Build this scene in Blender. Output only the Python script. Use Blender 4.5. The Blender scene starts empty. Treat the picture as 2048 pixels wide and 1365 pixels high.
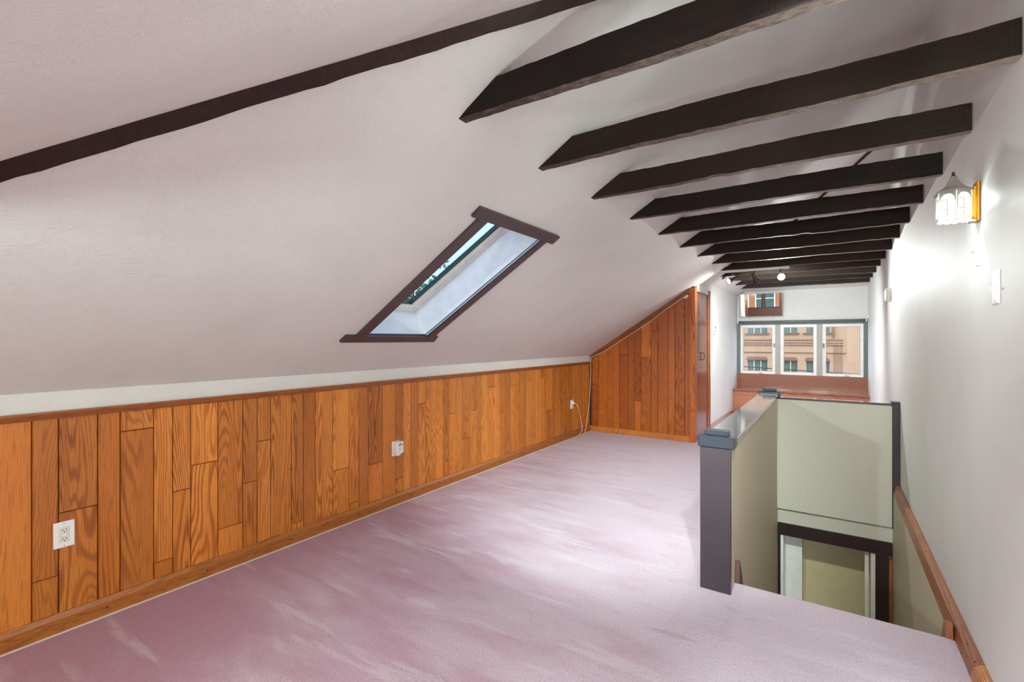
import bpy, bmesh, math, random
from mathutils import Vector, Matrix
random.seed(7)
C = bpy.context.scene.collection
SC = bpy.context.scene

# ------------------------------------------------------------------ camera
CAM_H, YAW, FPX = 1.27, math.radians(33.8168), 952.95
cam_d = bpy.data.cameras.new('camera'); cam = bpy.data.objects.new('camera', cam_d); C.objects.link(cam)
cam.location = (0, 0, CAM_H); cam.rotation_euler = (math.pi/2, 0, YAW)
cam_d.sensor_width = 36.0; cam_d.lens = FPX/2048*36.0
cam_d.shift_y = -(682.5-678.9)/2048; cam_d.clip_start = 0.02; cam_d.clip_end = 300
SC.camera = cam

# ------------------------------------------------------------------ world, sun, exposure
W = bpy.data.worlds.new('World'); SC.world = W; W.use_nodes = True
bg = W.node_tree.nodes['Background']; bg.inputs[0].default_value = (.60, .78, 1.0, 1); bg.inputs[1].default_value = 3.4
sun_d = bpy.data.lights.new('sun', 'SUN'); sun = bpy.data.objects.new('sun', sun_d); C.objects.link(sun)
sun_d.energy = 1.8; sun_d.angle = math.radians(3); sun_d.color = (1, .93, .82)
sun.rotation_euler = Vector((-.45, .62, -.75)).to_track_quat('-Z', 'Y').to_euler()
SC.view_settings.view_transform = 'Standard'; SC.view_settings.look = 'None'
SC.view_settings.gamma = 1; SC.view_settings.exposure = 0.40
try: SC.view_settings.use_curve_mapping = False
except Exception: pass
SC.cycles.use_denoising = True
SC.cycles.max_bounces = 10; SC.cycles.diffuse_bounces = 6; SC.cycles.transparent_max_bounces = 16
SC.cycles.sample_clamp_indirect = 6.0
SC.cycles.caustics_reflective = False; SC.cycles.caustics_refractive = False

# ------------------------------------------------------------------ helpers
def lin(r, g=None, b=None):
    if g is None: g = b = r
    f = lambda c: (c/255/12.92) if c/255 <= .04045 else ((c/255+.055)/1.055)**2.4
    return (f(r), f(g), f(b), 1)

class NT:
    def __init__(s, name):
        s.m = bpy.data.materials.new(name); s.m.use_nodes = True; s.t = s.m.node_tree
        s.b = s.t.nodes['Principled BSDF']; s.out = s.t.nodes['Material Output']
    def n(s, typ, props=None, **ins):
        nd = s.t.nodes.new(typ)
        for k, v in (props or {}).items(): setattr(nd, k, v)
        for k, v in ins.items():
            key = int(k[1:]) if k[0] == 'i' and k[1:].isdigit() else k.replace('_', ' ')
            s.set(nd.inputs[key], v)
        return nd
    def set(s, sock, v):
        if hasattr(v, 'is_output') or isinstance(v, bpy.types.NodeSocket): s.t.links.new(v, sock)
        else: sock.default_value = v
    def math(s, op, a, b=0.0, c=0.0, clamp=False):
        return s.n('ShaderNodeMath', dict(operation=op, use_clamp=clamp), i0=a, i1=b, i2=c).outputs[0]
    def vmul(s, v, k): return s.n('ShaderNodeVectorMath', dict(operation='MULTIPLY'), i0=v, i1=k).outputs[0]
    def vadd(s, v, k): return s.n('ShaderNodeVectorMath', dict(operation='ADD'), i0=v, i1=k).outputs[0]
    def pos(s): return s.n('ShaderNodeNewGeometry').outputs['Position']
    def noise(s, v, scale, detail=2.0, rough=.5, dist=0.0):
        return s.n('ShaderNodeTexNoise', None, Vector=v, Scale=scale, Detail=detail, Roughness=rough, Distortion=dist).outputs[0]
    def mix(s, f, a, b):
        nd = s.n('ShaderNodeMix', dict(data_type='RGBA')); s.set(nd.inputs[0], f); s.set(nd.inputs[6], a); s.set(nd.inputs[7], b)
        return nd.outputs[2]
    def ramp(s, f, lo, hi):
        return s.n('ShaderNodeMapRange', dict(clamp=True, interpolation_type='SMOOTHSTEP'), i0=f, i1=lo, i2=hi, i3=0.0, i4=1.0).outputs[0]
    def col(s, v): s.set(s.b.inputs['Base Color'], v)
    def rough(s, v): s.set(s.b.inputs['Roughness'], v)
    def spec(s, v): s.set(s.b.inputs['Specular IOR Level'], v)
    def bump(s, hgt, dist=.002, strength=1.0):
        nd = s.n('ShaderNodeBump', None, Strength=strength, Distance=dist, Height=hgt); s.set(s.b.inputs['Normal'], nd.outputs[0])

MT = {}
def plain(name, c, rough=.5, spec=.5, metal=0.0, var=.06, scale=14.0, bump=0.0):
    t = NT(name); p = t.pos(); nz = t.noise(p, scale, 3)
    d = tuple(x*(1-2*var) for x in c[:3])+(1,); e = tuple(min(1, x*(1+2*var)) for x in c[:3])+(1,)
    t.col(t.mix(nz, d, e)); t.rough(rough); t.spec(spec); t.b.inputs['Metallic'].default_value = metal
    if bump: t.bump(t.noise(p, scale*6, 3), bump)
    MT[name] = t.m; return t.m

def oak(name, light, mid, dark, vert=True, rough=.42, gs=1.0, axis=None):
    """stained oak: cathedral grain from contour lines of a stretched noise, fine pores, each board its own tone"""
    t = NT(name); p = t.pos()
    rnd = t.n('ShaderNodeObjectInfo').outputs['Random']
    off = t.n('ShaderNodeCombineXYZ', None, X=t.math('MULTIPLY', rnd, 37.0), Y=t.math('MULTIPLY', rnd, 91.0), Z=t.math('MULTIPLY', rnd, 53.0)).outputs[0]
    st = axis or ((1, 1, .11) if vert else (.11, 1, 1))
    q = t.vadd(t.vmul(p, st), off)
    cont = t.noise(q, 5.0*gs, 2.2, .45, .3)
    lines = t.math('SINE', t.math('MULTIPLY', cont, 240.0))
    lines = t.ramp(lines, -.35, 1.0)
    pores = t.noise(t.vmul(q, (1, 1, .25) if vert else (.25, 1, 1)), 330.0, 2, .6)
    broad = t.noise(q, 3.0, 2)
    c1 = t.mix(t.ramp(broad, .3, .7), light, mid)
    amt = t.math('MULTIPLY', lines, t.ramp(t.noise(q, 5.0, 2), .25, .75))
    c2 = t.mix(t.math('MULTIPLY', amt, .85), c1, dark)
    c3 = t.mix(t.math('MULTIPLY', t.ramp(pores, .5, .68), .55), c2, dark)
    tone = t.math('ADD', t.math('MULTIPLY', rnd, .42), .76)
    c4 = t.n('ShaderNodeMix', dict(data_type='RGBA', blend_type='MULTIPLY')); t.set(c4.inputs[0], 1.0); t.set(c4.inputs[6], c3)
    g = t.n('ShaderNodeCombineXYZ', None, X=tone, Y=t.math('POWER', tone, 1.15), Z=t.math('POWER', tone, 1.3)).outputs[0]
    t.set(c4.inputs[7], g); t.col(c4.outputs[2])
    t.rough(t.math('ADD', t.math('MULTIPLY', pores, .2), rough-.1)); t.bump(t.math('ADD', lines, pores), .0004, .6)
    MT[name] = t.m; return t.m

def glass(name, tint, refl=1.0):
    t = NT(name)
    tr = t.n('ShaderNodeBsdfTransparent', None, Color=tint); gl = t.n('ShaderNodeBsdfGlossy', None, Roughness=.01)
    fc = t.n('ShaderNodeLayerWeight', None, Blend=.5).outputs['Facing']; fr = t.math('ADD', t.math('MULTIPLY', t.math('POWER', fc, 5.0), .9), .035)
    mx = t.n('ShaderNodeMixShader'); t.set(mx.inputs[0], t.math('MULTIPLY', fr, refl)); t.set(mx.inputs[1], tr.outputs[0]); t.set(mx.inputs[2], gl.outputs[0])
    t.t.links.new(mx.outputs[0], t.out.inputs[0]); MT[name] = t.m; return t.m

def emit(name, c, s):
    t = NT(name); t.col(c); t.set(t.b.inputs['Emission Color'], c); t.b.inputs['Emission Strength'].default_value = s; MT[name] = t.m; return t.m

class MB:
    """collects shapes in world space; build() links them as ONE mesh object with its origin at its base"""
    def __init__(s): s.b = bmesh.new()
    def poly(s, pts, faces):
        vs = [s.b.verts.new(p) for p in pts]
        for f in faces:
            try: s.b.faces.new([vs[i] for i in f])
            except ValueError: pass
        return s
    def box(s, x0, x1, y0, y1, z0, z1, bev=0.0):
        x0, x1 = sorted((x0, x1)); y0, y1 = sorted((y0, y1)); z0, z1 = sorted((z0, z1))
        b = bmesh.new(); bmesh.ops.create_cube(b, size=1.0)
        for v in b.verts: v.co = ((x0+x1)/2+v.co.x*(x1-x0), (y0+y1)/2+v.co.y*(y1-y0), (z0+z1)/2+v.co.z*(z1-z0))
        if bev: bmesh.ops.bevel(b, geom=b.edges[:], offset=bev, segments=1, affect='EDGES')
        return s.merge(b)
    def merge(s, b):
        m = bpy.data.meshes.new('t'); b.to_mesh(m); b.free(); s.b.from_mesh(m); bpy.data.meshes.remove(m); return s
    def prism(s, prof, d, flip=False):
        """prof: closed loop of points, extruded by vector d"""
        n = len(prof); d = Vector(d); pts = [Vector(p) for p in prof]+[Vector(p)+d for p in prof]
        return s.poly(pts, [list(range(n)), list(range(2*n-1, n-1, -1))]+[[i, i+n, (i+1) % n+n, (i+1) % n] for i in range(n)])
    def tube(s, pts, r, n=8, closed=False):
        pts = [Vector(p) for p in pts]; rings = []
        N = len(pts)
        for i, p in enumerate(pts):
            a = pts[(i-1) % N] if (i or closed) else p; c = pts[(i+1) % N] if (i < N-1 or closed) else p
            d = (c-a).normalized(); u = d.orthogonal().normalized() if i == 0 else (rings[-1][1]-d*rings[-1][1].dot(d)).normalized()
            w = d.cross(u); rr = r[i] if isinstance(r, (list, tuple)) else r
            rings.append(([s.b.verts.new(p+(u*math.cos(2*math.pi*k/n)+w*math.sin(2*math.pi*k/n))*rr) for k in range(n)], u))
        for i in range(N if closed else N-1):
            A, B = rings[i][0], rings[(i+1) % N][0]
            for k in range(n): s.b.faces.new((A[k], A[(k+1) % n], B[(k+1) % n], B[k]))
        if not closed:
            s.b.faces.new(rings[0][0][::-1]); s.b.faces.new(rings[-1][0])
        return s
    def lathe(s, prof, org, axis=(0, 0, 1), n=20, start=0.0):
        """prof: list of (radius, distance along axis)"""
        org = Vector(org); ax = Vector(axis).normalized(); u = ax.orthogonal().normalized(); w = ax.cross(u); rings = []
        if abs(ax.z) > .99: u, w = Vector((1, 0, 0)), Vector((0, 1, 0))
        for r, h in prof:
            rings.append([s.b.verts.new(org+ax*h+(u*math.cos(2*math.pi*k/n+start)+w*math.sin(2*math.pi*k/n+start))*max(r, 1e-5)) for k in range(n)])
        for A, B in zip(rings, rings[1:]):
            for k in range(n): s.b.faces.new((A[k], A[(k+1) % n], B[(k+1) % n], B[k]))
        s.b.faces.new(rings[0][::-1]); s.b.faces.new(rings[-1]); return s
    def build(s, name, mat, parent=None, smooth=False, origin=None):
        bmesh.ops.recalc_face_normals(s.b, faces=s.b.faces)
        vs = s.b.verts
        lo = [min(v.co[k] for v in vs) for k in range(3)]; hi = [max(v.co[k] for v in vs) for k in range(3)]
        o = Vector(origin) if origin else Vector(((lo[0]+hi[0])/2, (lo[1]+hi[1])/2, lo[2]))
        for v in vs: v.co -= o
        m = bpy.data.meshes.new(name); s.b.to_mesh(m); s.b.free()
        if smooth:
            for f in m.polygons: f.use_smooth = True
        m.materials.append(MT[mat] if isinstance(mat, str) else mat)
        ob = bpy.data.objects.new(name, m); C.objects.link(ob)
        pw = Vector(parent['_w']) if parent is not None else Vector((0, 0, 0))
        ob.location = o-pw; ob['_w'] = tuple(o)
        if parent is not None: ob.parent = parent
        return ob

def empty(name, loc):
    o = bpy.data.objects.new(name, None); C.objects.link(o); o.location = loc; o['_w'] = tuple(loc); o.empty_display_size = .1; return o
def tag(o, label=None, cat=None, group=None, kind=None):
    if label: o['label'] = label
    if cat: o['category'] = cat
    if group: o['group'] = group
    if kind: o['kind'] = kind
    return o
def lamp(name, typ, loc, energy, parent=None, color=(1, .95, .88), size=.05, aim=None, spot=None):
    d = bpy.data.lights.new(name, typ); d.energy = energy; d.color = color; d.shadow_soft_size = size
    if spot: d.spot_size = math.radians(spot); d.spot_blend = .9
    o = bpy.data.objects.new(name, d); C.objects.link(o)
    pw = Vector(parent['_w']) if parent is not None else Vector((0, 0, 0))
    o.location = Vector(loc)-pw
    if aim: o.rotation_euler = Vector(aim).to_track_quat('-Z', 'Y').to_euler()
    if parent is not None: o.parent = parent
    return o

# ------------------------------------------------------------------ plan of the attic (metres; camera stands at x=0, y=0)
XR, XL = .4748, -2.7753            # long walls
YN, YF = -2.6, 9.25                # end walls
YC, XC = 6.0957, -1.3864           # closet front, alcove cheek wall
ZK, ZW = 1.0445, .9607             # knee wall crease, top of the wainscot
ZB, SP, Y1 = 2.118, .6121, 1.4589  # tie beams
HX0, HX1, HY0, HY1, HH = -.5537, -.4194, 2.566, 5.0753, .735   # stair half wall
YE = 2.73                          # carpet edge at the stair

def main_z(X, Y):
    t = min(1, max(0, (Y-2.7)/3.4)); s = .6807+(.645-.6807)*t+.06*min(1, max(0, (Y-6.2)/.8)); xk = -1.15; z1 = ZK+s*(xk-XL)
    return ZK+s*(X-XL) if X < xk else z1+(3.15-z1)*(X-xk)/(XR-xk)
def near_z(Y): return max(1.722+.612*(Y-.286), 1.56)
def flat_z(Y): return 2.24 if Y < 8.82 else 2.24-.33*(Y-8.82)
def far_z(Y): return max(2.985-.59*(Y-5.656), flat_z(Y))
DX, DZ = -.66, 2.30                # unseen near-end dormer, raised to let lamp light through: left cheek, ceiling height
def ceil_z(X, Y):
    n = near_z(Y)
    if X > DX+1e-6: n = max(n, DZ)
    return min(main_z(X, Y), n, far_z(Y))

# ------------------------------------------------------------------ materials
def wall_paper(name, c, vertical=True, bumpd=.0012):
    t = NT(name); p = t.pos()
    if vertical:
        s = t.noise(t.vmul(p, (60, 60, 2.2)), 3.0, 3, .6); f = t.noise(t.vmul(p, (240, 240, 12)), 2.0, 2)
        hgt = t.math('ADD', s, t.math('MULTIPLY', f, .6))
    else:
        a = t.noise(p, 9, 4, .6, 2.2); s = t.noise(t.vmul(p, (34, 20, 34)), 1.2, 4, .65, 1.5)
        ridge = t.math('ABSOLUTE', t.math('SUBTRACT', a, .5)); ridge = t.ramp(ridge, 0.0, .035)
        hgt = t.math('ADD', t.math('MULTIPLY', s, .9), t.math('MULTIPLY', ridge, .25))
    big = t.noise(p, 2.2, 4, .6)
    d = tuple(x*.93 for x in c[:3])+(1,)
    cc = t.mix(t.ramp(big, .35, .75), c, d)
    t.col(t.mix(t.math('MULTIPLY', t.ramp(s, .35, .75), .5), cc, tuple(x*.93 for x in c[:3])+(1,)))
    t.rough(.55 if vertical else .75); t.spec(.4 if vertical else .2); t.bump(hgt, bumpd, .55); MT[name] = t.m
wall_paper('wall_white', lin(226, 225, 224)); wall_paper('ceiling_paper', lin(222, 219, 216), False, .004)
wall_paper('knee_paper', lin(228, 226, 221), False, .003); wall_paper('stair_beige', lin(206, 195, 170))
wall_paper('far_white', lin(222, 221, 219))
plain('white_paint', lin(238, 238, 238), .35); plain('off_white', lin(226, 222, 210), .4); plain('sash_cream', lin(238, 236, 222), .4)
plain('white_plastic', lin(242, 242, 240), .3, var=.01); plain('beige_plastic', lin(226, 213, 186), .4); plain('slot_dark', lin(45, 42, 40), .6)
plain('shaft_white', lin(228, 229, 230), .4, bump=.001)
plain('skylight_board', lin(70, 54, 56), .38, .6); plain('seal_blue', lin(52, 72, 98), .4); plain('seal_green', lin(38, 60, 48), .4)
plain('dark_trim', lin(60, 52, 58), .3, .6, scale=8); plain('dark_brown', lin(50, 32, 32), .4); plain('cap_dark', lin(66, 62, 66), .1, 1.0, scale=8)
MT['cap_dark'].node_tree.nodes['Principled BSDF'].inputs['Coat Weight'].default_value = 1.0; MT['cap_dark'].node_tree.nodes['Principled BSDF'].inputs['Coat Roughness'].default_value = .08
plain('newel_blue', lin(44, 50, 59), .28, .7); plain('skirt_brown', lin(104, 76, 72), .4); plain('hall_olive', lin(196, 180, 138), .6)
plain('blind_green', lin(108, 116, 112), .6); plain('mullion', lin(170, 165, 156), .5); plain('sash_white', lin(232, 226, 226), .35)
plain('metal_dark', lin(92, 84, 78), .25, .5, .85); plain('chrome', lin(190, 186, 180), .18, .5, 1.0); plain('track_white', lin(225, 225, 222), .4)
plain('gold', lin(226, 152, 40), .35, .5, .55, var=.02); plain('pewter', lin(172, 168, 162), .35, .5, .5)
plain('nail', lin(46, 34, 28), .5); plain('cord_beige', lin(232, 206, 172), .5)
plain('stone_facade', lin(177, 137, 108), .85, .2, var=.05, scale=.8); plain('stone_dark', lin(128, 96, 80), .85, .2); plain('stone_line', lin(128, 98, 80), .9, .1)
plain('facade_frame', lin(192, 168, 142), .6); plain('asphalt', lin(96, 96, 98), .9); plain('cable_black', lin(40, 38, 38), .6)
plain('leaf', lin(104, 134, 92), .6, var=.25, scale=3); plain('bark', lin(92, 78, 64), .9, var=.15)
plain('brick_far', lin(196, 128, 84), .9, .1)
oak('oak_panel', lin(224, 140, 56), lin(208, 120, 41), lin(134, 62, 14))
oak('oak_closet', lin(192, 104, 34), lin(176, 88, 26), lin(118, 50, 12))
oak('oak_trim', lin(196, 122, 54), lin(182, 108, 46), lin(132, 70, 26), True, .34, axis=(1, .06, 1))
oak('oak_trim_red', lin(164, 96, 46), lin(148, 82, 38), lin(104, 52, 22), True, .32, axis=(1, .06, 1))
oak('bench_wood', lin(176, 112, 82), lin(160, 96, 68), lin(124, 66, 44), False, .3, axis=(.08, 1, 1))
MT['bench_wood'].node_tree.nodes['Principled BSDF'].inputs['Coat Weight'].default_value = .8; MT['bench_wood'].node_tree.nodes['Principled BSDF'].inputs['Coat Roughness'].default_value = .1
oak('door_wood', lin(168, 98, 66), lin(150, 84, 56), lin(112, 56, 36), True, .2)
oak('rail_wood', lin(172, 104, 62), lin(150, 84, 48), lin(108, 56, 30), True, .35, axis=(1, .06, 1))
glass('glass_clear', (.93, .95, .95, 1)); glass('glass_sky', (.52, .57, .63, 1)); 
plain('facade_glass', lin(84, 104, 94), .15, .8, var=.1, scale=.7)

def beam_mat(name, a, b, c):
    t = NT(name); p = t.pos(); rnd = t.n('ShaderNodeObjectInfo').outputs['Random']
    q = t.vmul(p, (1.2, 14, 14)); g = t.noise(q, 4, 5, .65, .6); f = t.noise(t.vmul(p, (60, 8, 8)), 3, 2)
    col = t.mix(t.ramp(g, .3, .7), a, b)
    col = t.mix(t.math('MULTIPLY', rnd, .55), col, c)
    t.col(col); t.rough(t.math('ADD', t.math('MULTIPLY', f, .25), .4)); t.spec(.22); t.bump(t.math('ADD', g, f), .003, .7); MT[name] = t.m
beam_mat('beam_wood', lin(19, 9, 8), lin(31, 17, 14), lin(54, 36, 23)); beam_mat('hip_wood', lin(38, 22, 22), lin(54, 33, 31), lin(46, 30, 28))
beam_mat('hip_wood_red', lin(92, 50, 26), lin(74, 44, 28), lin(84, 50, 30))

t = NT('beam_worn_lit'); p = t.pos()      # rough sawn undersides, stain rubbed thin towards the tall wall; lit look mixed into the colour
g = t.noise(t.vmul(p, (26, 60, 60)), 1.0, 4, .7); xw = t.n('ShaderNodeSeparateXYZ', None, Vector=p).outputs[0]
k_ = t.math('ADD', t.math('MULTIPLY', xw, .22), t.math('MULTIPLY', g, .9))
t.col(t.mix(t.ramp(k_, .12, .72), lin(52, 34, 32), lin(150, 132, 120))); t.rough(.7); t.bump(g, .003, .7); MT['beam_worn_lit'] = t.m

t = NT('carpet'); p = t.pos()
sx = t.n('ShaderNodeSeparateXYZ', None, Vector=p)
fine = t.noise(p, 150, 3, .8); med = t.noise(p, 46, 3, .7)
rot = t.n('ShaderNodeMapping', None, Vector=p, Rotation=(0, 0, math.radians(28)), Scale=(1.0, 3.6, 1)).outputs[0]
strk = t.noise(rot, 1.5, 4, .6, .6)
rot2 = t.n('ShaderNodeMapping', None, Vector=p, Rotation=(0, 0, math.radians(-38)), Scale=(.9, 5.0, 1)).outputs[0]
strk2 = t.noise(rot2, 1.3, 3, .6, .35)
big = t.noise(p, 1.1, 3, .55, .4)
# brushed nap: deeper mauve towards the knee wall, pale where it was walked and vacuumed
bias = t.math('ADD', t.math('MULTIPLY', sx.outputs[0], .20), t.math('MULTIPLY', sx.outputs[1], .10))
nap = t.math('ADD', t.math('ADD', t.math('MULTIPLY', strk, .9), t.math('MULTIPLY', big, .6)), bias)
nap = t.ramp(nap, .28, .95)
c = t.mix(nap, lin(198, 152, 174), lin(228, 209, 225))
c = t.mix(t.math('MULTIPLY', t.ramp(strk2, .56, .66), .5), c, lin(238, 228, 238))
c = t.mix(t.math('MULTIPLY', t.ramp(t.noise(rot, 3.1, 3, .6), .60, .75), .4), c, lin(190, 148, 168))
c = t.mix(t.math('MULTIPLY', t.ramp(fine, .38, .66), .8), c, t.mix(.42, c, lin(150, 100, 120)))
t.col(t.mix(t.math('MULTIPLY', t.ramp(med, .5, .75), .22), c, lin(190, 150, 172)))
t.rough(.95); t.spec(.08); t.b.inputs['Sheen Weight'].default_value = .25
t.bump(t.math('ADD', fine, t.math('MULTIPLY', med, .8)), .010, .8); MT['carpet'] = t.m

# wallpaper with a small diamond sprig, for the stair partition
t = NT('stair_paper'); p = t.pos(); s = t.n('ShaderNodeSeparateXYZ', None, Vector=p)
k = 78.0
a = t.math('SINE', t.math('MULTIPLY', t.math('ADD', s.outputs[0], s.outputs[2]), k)); b = t.math('SINE', t.math('MULTIPLY', t.math('SUBTRACT', s.outputs[0], s.outputs[2]), k))
ln = t.math('MAXIMUM', t.ramp(t.math('ABSOLUTE', a), .16, .02), t.ramp(t.math('ABSOLUTE', b), .16, .02))
dash = t.ramp(t.noise(p, 120, 2), .42, .6)
t.col(t.mix(t.math('MULTIPLY', t.math('MULTIPLY', ln, dash), .95), lin(206, 200, 186), lin(156, 162, 152))); t.rough(.6); t.bump(t.noise(p, 300, 2), .0006); MT['stair_paper'] = t.m

# ------------------------------------------------------------------ the setting: floor
mb = MB(); T = -.03
FX = HX1-.02
mb.box(XL-.1, FX, YN, YF, T, 0); mb.box(FX, XR, YN, YE-.03, T, 0); mb.box(FX, XR, HY1+.05, YF, T, 0)
# rounded carpet nosing at the head of the stair
prof = [(HX1, YE-.03, 0)]+[(HX1, YE-.03+.045*math.sin(a*math.pi/12), -.045+.045*math.cos(a*math.pi/12)) for a in range(1, 7)]+[(HX1, YE, -.20), (HX1, YE-.03, -.20)]
mb.prism(prof, (XR-.045-HX1, 0, 0))
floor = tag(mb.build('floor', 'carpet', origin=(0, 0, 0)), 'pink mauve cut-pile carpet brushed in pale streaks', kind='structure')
stairs = MB()
for i in range(12): stairs.box(HX1+.016, .414, YE-.03+i*.2, YE+.19+i*.2, -.2*(i+1)-.2, -.2*(i+1))
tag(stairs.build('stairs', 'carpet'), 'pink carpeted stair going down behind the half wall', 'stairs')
MB().box(-3, 1.5, YE, 8, -2.6, -2.5).build('floor', 'off_white')['kind'] = 'structure'

# ------------------------------------------------------------------ ceiling (one folded surface with a hole for the skylight)
SKY = dict(x0=-2.41, x1=-1.515, l0=1.947, l1=2.02, r0=2.491, r1=2.593)
def warp(X, y):
    t_ = min(1, max(0, (X-SKY['x0'])/(SKY['x1']-SKY['x0'])))
    ks = [(1.2, 0), (SKY['l0'], (SKY['l1']-SKY['l0'])*t_), (SKY['r0'], (SKY['r1']-SKY['r0'])*t_), (3.4, 0)]
    if y <= 1.2 or y >= 3.4: return y
    for (a, da), (b, db) in zip(ks, ks[1:]):
        if y <= b: return y+da+(db-da)*(y-a)/(b-a)
def lines(lo, hi, step, extra):
    L = [lo+(hi-lo)*i/round((hi-lo)/step) for i in range(round((hi-lo)/step)+1)]
    L = [v for v in L if all(abs(v-e) > step*.45 for e in extra)]+list(extra); return sorted(L)
def ceiling(name, ylo, yhi, mat):
    xs = lines(XL, XR, .03, [XL, XR, SKY['x0'], SKY['x1'], -1.15, DX, DX+.0005]); ys = lines(ylo, yhi, .03, [v for v in (ylo, yhi, SKY['l0'], SKY['r0'], 8.82) if ylo <= v <= yhi])
    V, F = [], []
    for x in xs:
        for y in ys:
            yy = warp(x, y); V.append((x, yy, ceil_z(x, yy)))
    n = len(ys)
    for i in range(len(xs)-1):
        for j in range(n-1):
            if xs[i] >= SKY['x0']-1e-6 and xs[i+1] <= SKY['x1']+1e-6 and ys[j] >= SKY['l0']-1e-6 and ys[j+1] <= SKY['r0']+1e-6: continue
            F.append((i*n+j, (i+1)*n+j, (i+1)*n+j+1, i*n+j+1))
    return tag(MB().poly(V, F).build(name, mat, origin=(0, 0, 0)), 'textured white paper on the sloping attic ceiling', kind='structure')
ceiling('ceiling', .05, YF, 'ceiling_paper')
tag(ceiling('ceiling', YN, .05, 'oak_panel'), 'wood boarded ceiling of the end by the back windows')

# ------------------------------------------------------------------ walls
wr = MB().box(XR, XR+.1, YN, YF+.3, -.02, 3.5).build('wall_right', 'wall_white'); tag(wr, 'tall white papered wall with faint vertical lines', kind='structure')
ws = MB().box(.43, .53, YE-.3, 8, -2.6, -.021).build('wall_stair_right', 'stair_beige'); tag(ws, 'beige papered side wall of the stairwell under the rail', kind='structure')

# knee wall with oak wainscot, plank by plank
wl = MB().box(XL-.12, XL-.022, YN, YF, -.1, ZK+.05).build('wall_left', 'slot_dark'); tag(wl, 'low knee wall panelled in orange oak boards', kind='structure')
MB().box(XL-.022, XL+.0, YN, YC, ZW-.01, ZK+.004).build('paper_strip', 'knee_paper', wl)
PX = XL-.006     # face of the boards
def yL(u):       # wall position of a board seam
    k = (u-1024)/FPX; dx = -math.sin(YAW)+k*math.cos(YAW); dy = math.cos(YAW)+k*math.sin(YAW); return PX*dy/dx
def zL(u, v):
    k = (u-1024)/FPX; dx = -math.sin(YAW)+k*math.cos(YAW); return CAM_H+(678.9-v)/FPX*PX/dx
seams = [64, 117.5, 196, 241, 308, 346, 382, 436.5, 486, 515, 542, 583.5, 607, 631.5, 666, 699, 718.7, 737, 765.4, 792, 807, 822, 836.9, 852, 873.4, 886.6, 899, 911.8, 923.8, 942.7, 953.4, 963.8, 974.8, 990, 999.4, 1008.8, 1022.7, 1036.2, 1044, 1053.5, 1061.4, 1072.4, 1081.3, 1088, 1093.9, 1104, 1112, 1118, 1127.6, 1135.4, 1146.5, 1154.3, 1167]
joints = [(90, 1160), (157, 1019), (275, 860), (327, 1122), (364, 981), (409, 927), (461, 1053), (500, 965), (528, 882), (595, 1045), (682, 939), (709, 1005), (751, 928), (800, 957), (844, 808), (893, 923.7), (905, 827.6), (933, 877.4), (948, 820.7), (982, 774.4), (1004, 826), (1029, 771), (1040, 848), (1057, 763), (1085, 756), (1099, 820.7), (1122, 808)]
ysm = [yL(u) for u in seams]
ybreak = [ysm[0]]
while ybreak[0] > -.35: ybreak.insert(0, ybreak[0]-random.choice((.075, .1, .125, .15)))
ybreak += ysm[1:]
while ybreak[-1] < YC-.13: ybreak.append(ybreak[-1]+.085)
ybreak.append(YC)
jd = {}
for u, v in joints:
    y = yL(u)
    for i in range(len(ybreak)-1):
        if ybreak[i] <= y < ybreak[i+1]: jd[i] = zL(u, v)
def plank_x(y0, y1, z0, z1, par, mat='oak_panel'):      # board on the knee wall, eased edges
    g, e, d = .0017, .0032, .0032; y0 += g; y1 -= g; z0 += g*.8; z1 -= g*.8; xb, x = PX-.016, PX
    V = [(xb, y0, z0), (xb, y1, z0), (xb, y1, z1), (xb, y0, z1), (x-d, y0, z0), (x-d, y1, z0), (x-d, y1, z1), (x-d, y0, z1), (x, y0+e, z0+d*.6), (x, y1-e, z0+d*.6), (x, y1-e, z1-d*.6), (x, y0+e, z1-d*.6)]
    F = [(0, 1, 2, 3), (8, 9, 10, 11)]+[(a, (a+1) % 4, (a+1) % 4+4, a+4) for a in range(4)]+[(a+4, (a+1) % 4+4, (a+1) % 4+8, a+8) for a in range(4)]
    return MB().poly(V, F).build('plank', mat, par)
for i in range(len(ybreak)-1):
    a, b = ybreak[i], ybreak[i+1]
    if i in jd: plank_x(a, b, .06, jd[i], wl); plank_x(a, b, jd[i], ZW-.012, wl)
    else: plank_x(a, b, .06, ZW-.012, wl)
plank_x(YN, ybreak[0], .06, ZW-.012, wl)
cap = MB().prism([(PX-.01, YN, ZW-.034), (PX+.010, YN, ZW-.034), (PX+.014, YN, ZW-.026), (PX+.022, YN, ZW-.008), (PX+.022, YN, ZW), (PX-.01, YN, ZW)], (0, YC-YN, 0)).build('cap_moulding', 'oak_trim_red', wl)
base = MB().prism([(PX-.01, YN, 0), (PX+.017, YN, 0), (PX+.017, YN, .062), (PX+.012, YN, .072), (PX+.007, YN, .083), (PX-.01, YN, .083)], (0, YC-YN, 0)).build('baseboard_left', 'oak_trim'); tag(base, 'honey oak baseboard along the panelled knee wall', kind='structure')
for y in (.36, .784, 1.2077, 1.681, 2.19, 2.69, 3.089, 3.497, 3.926, 4.36, 4.8, 5.2): MB().lathe([(.0045, 0), (.0045, .0015), (.002, .002)], (PX+.0168, y, .036), (1, 0, 0), 8).build('nail_head', 'nail', base)
MB().box(PX+.017, PX+.026, YN, YC, .0, .004).build('tack_strip', 'off_white', base)
MB().lathe([(.004, 0), (.004, .0015)], (PX-.0005, yL(580), zL(580, 939)), (1, 0, 0), 8).build('knot', 'nail', wl)

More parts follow.
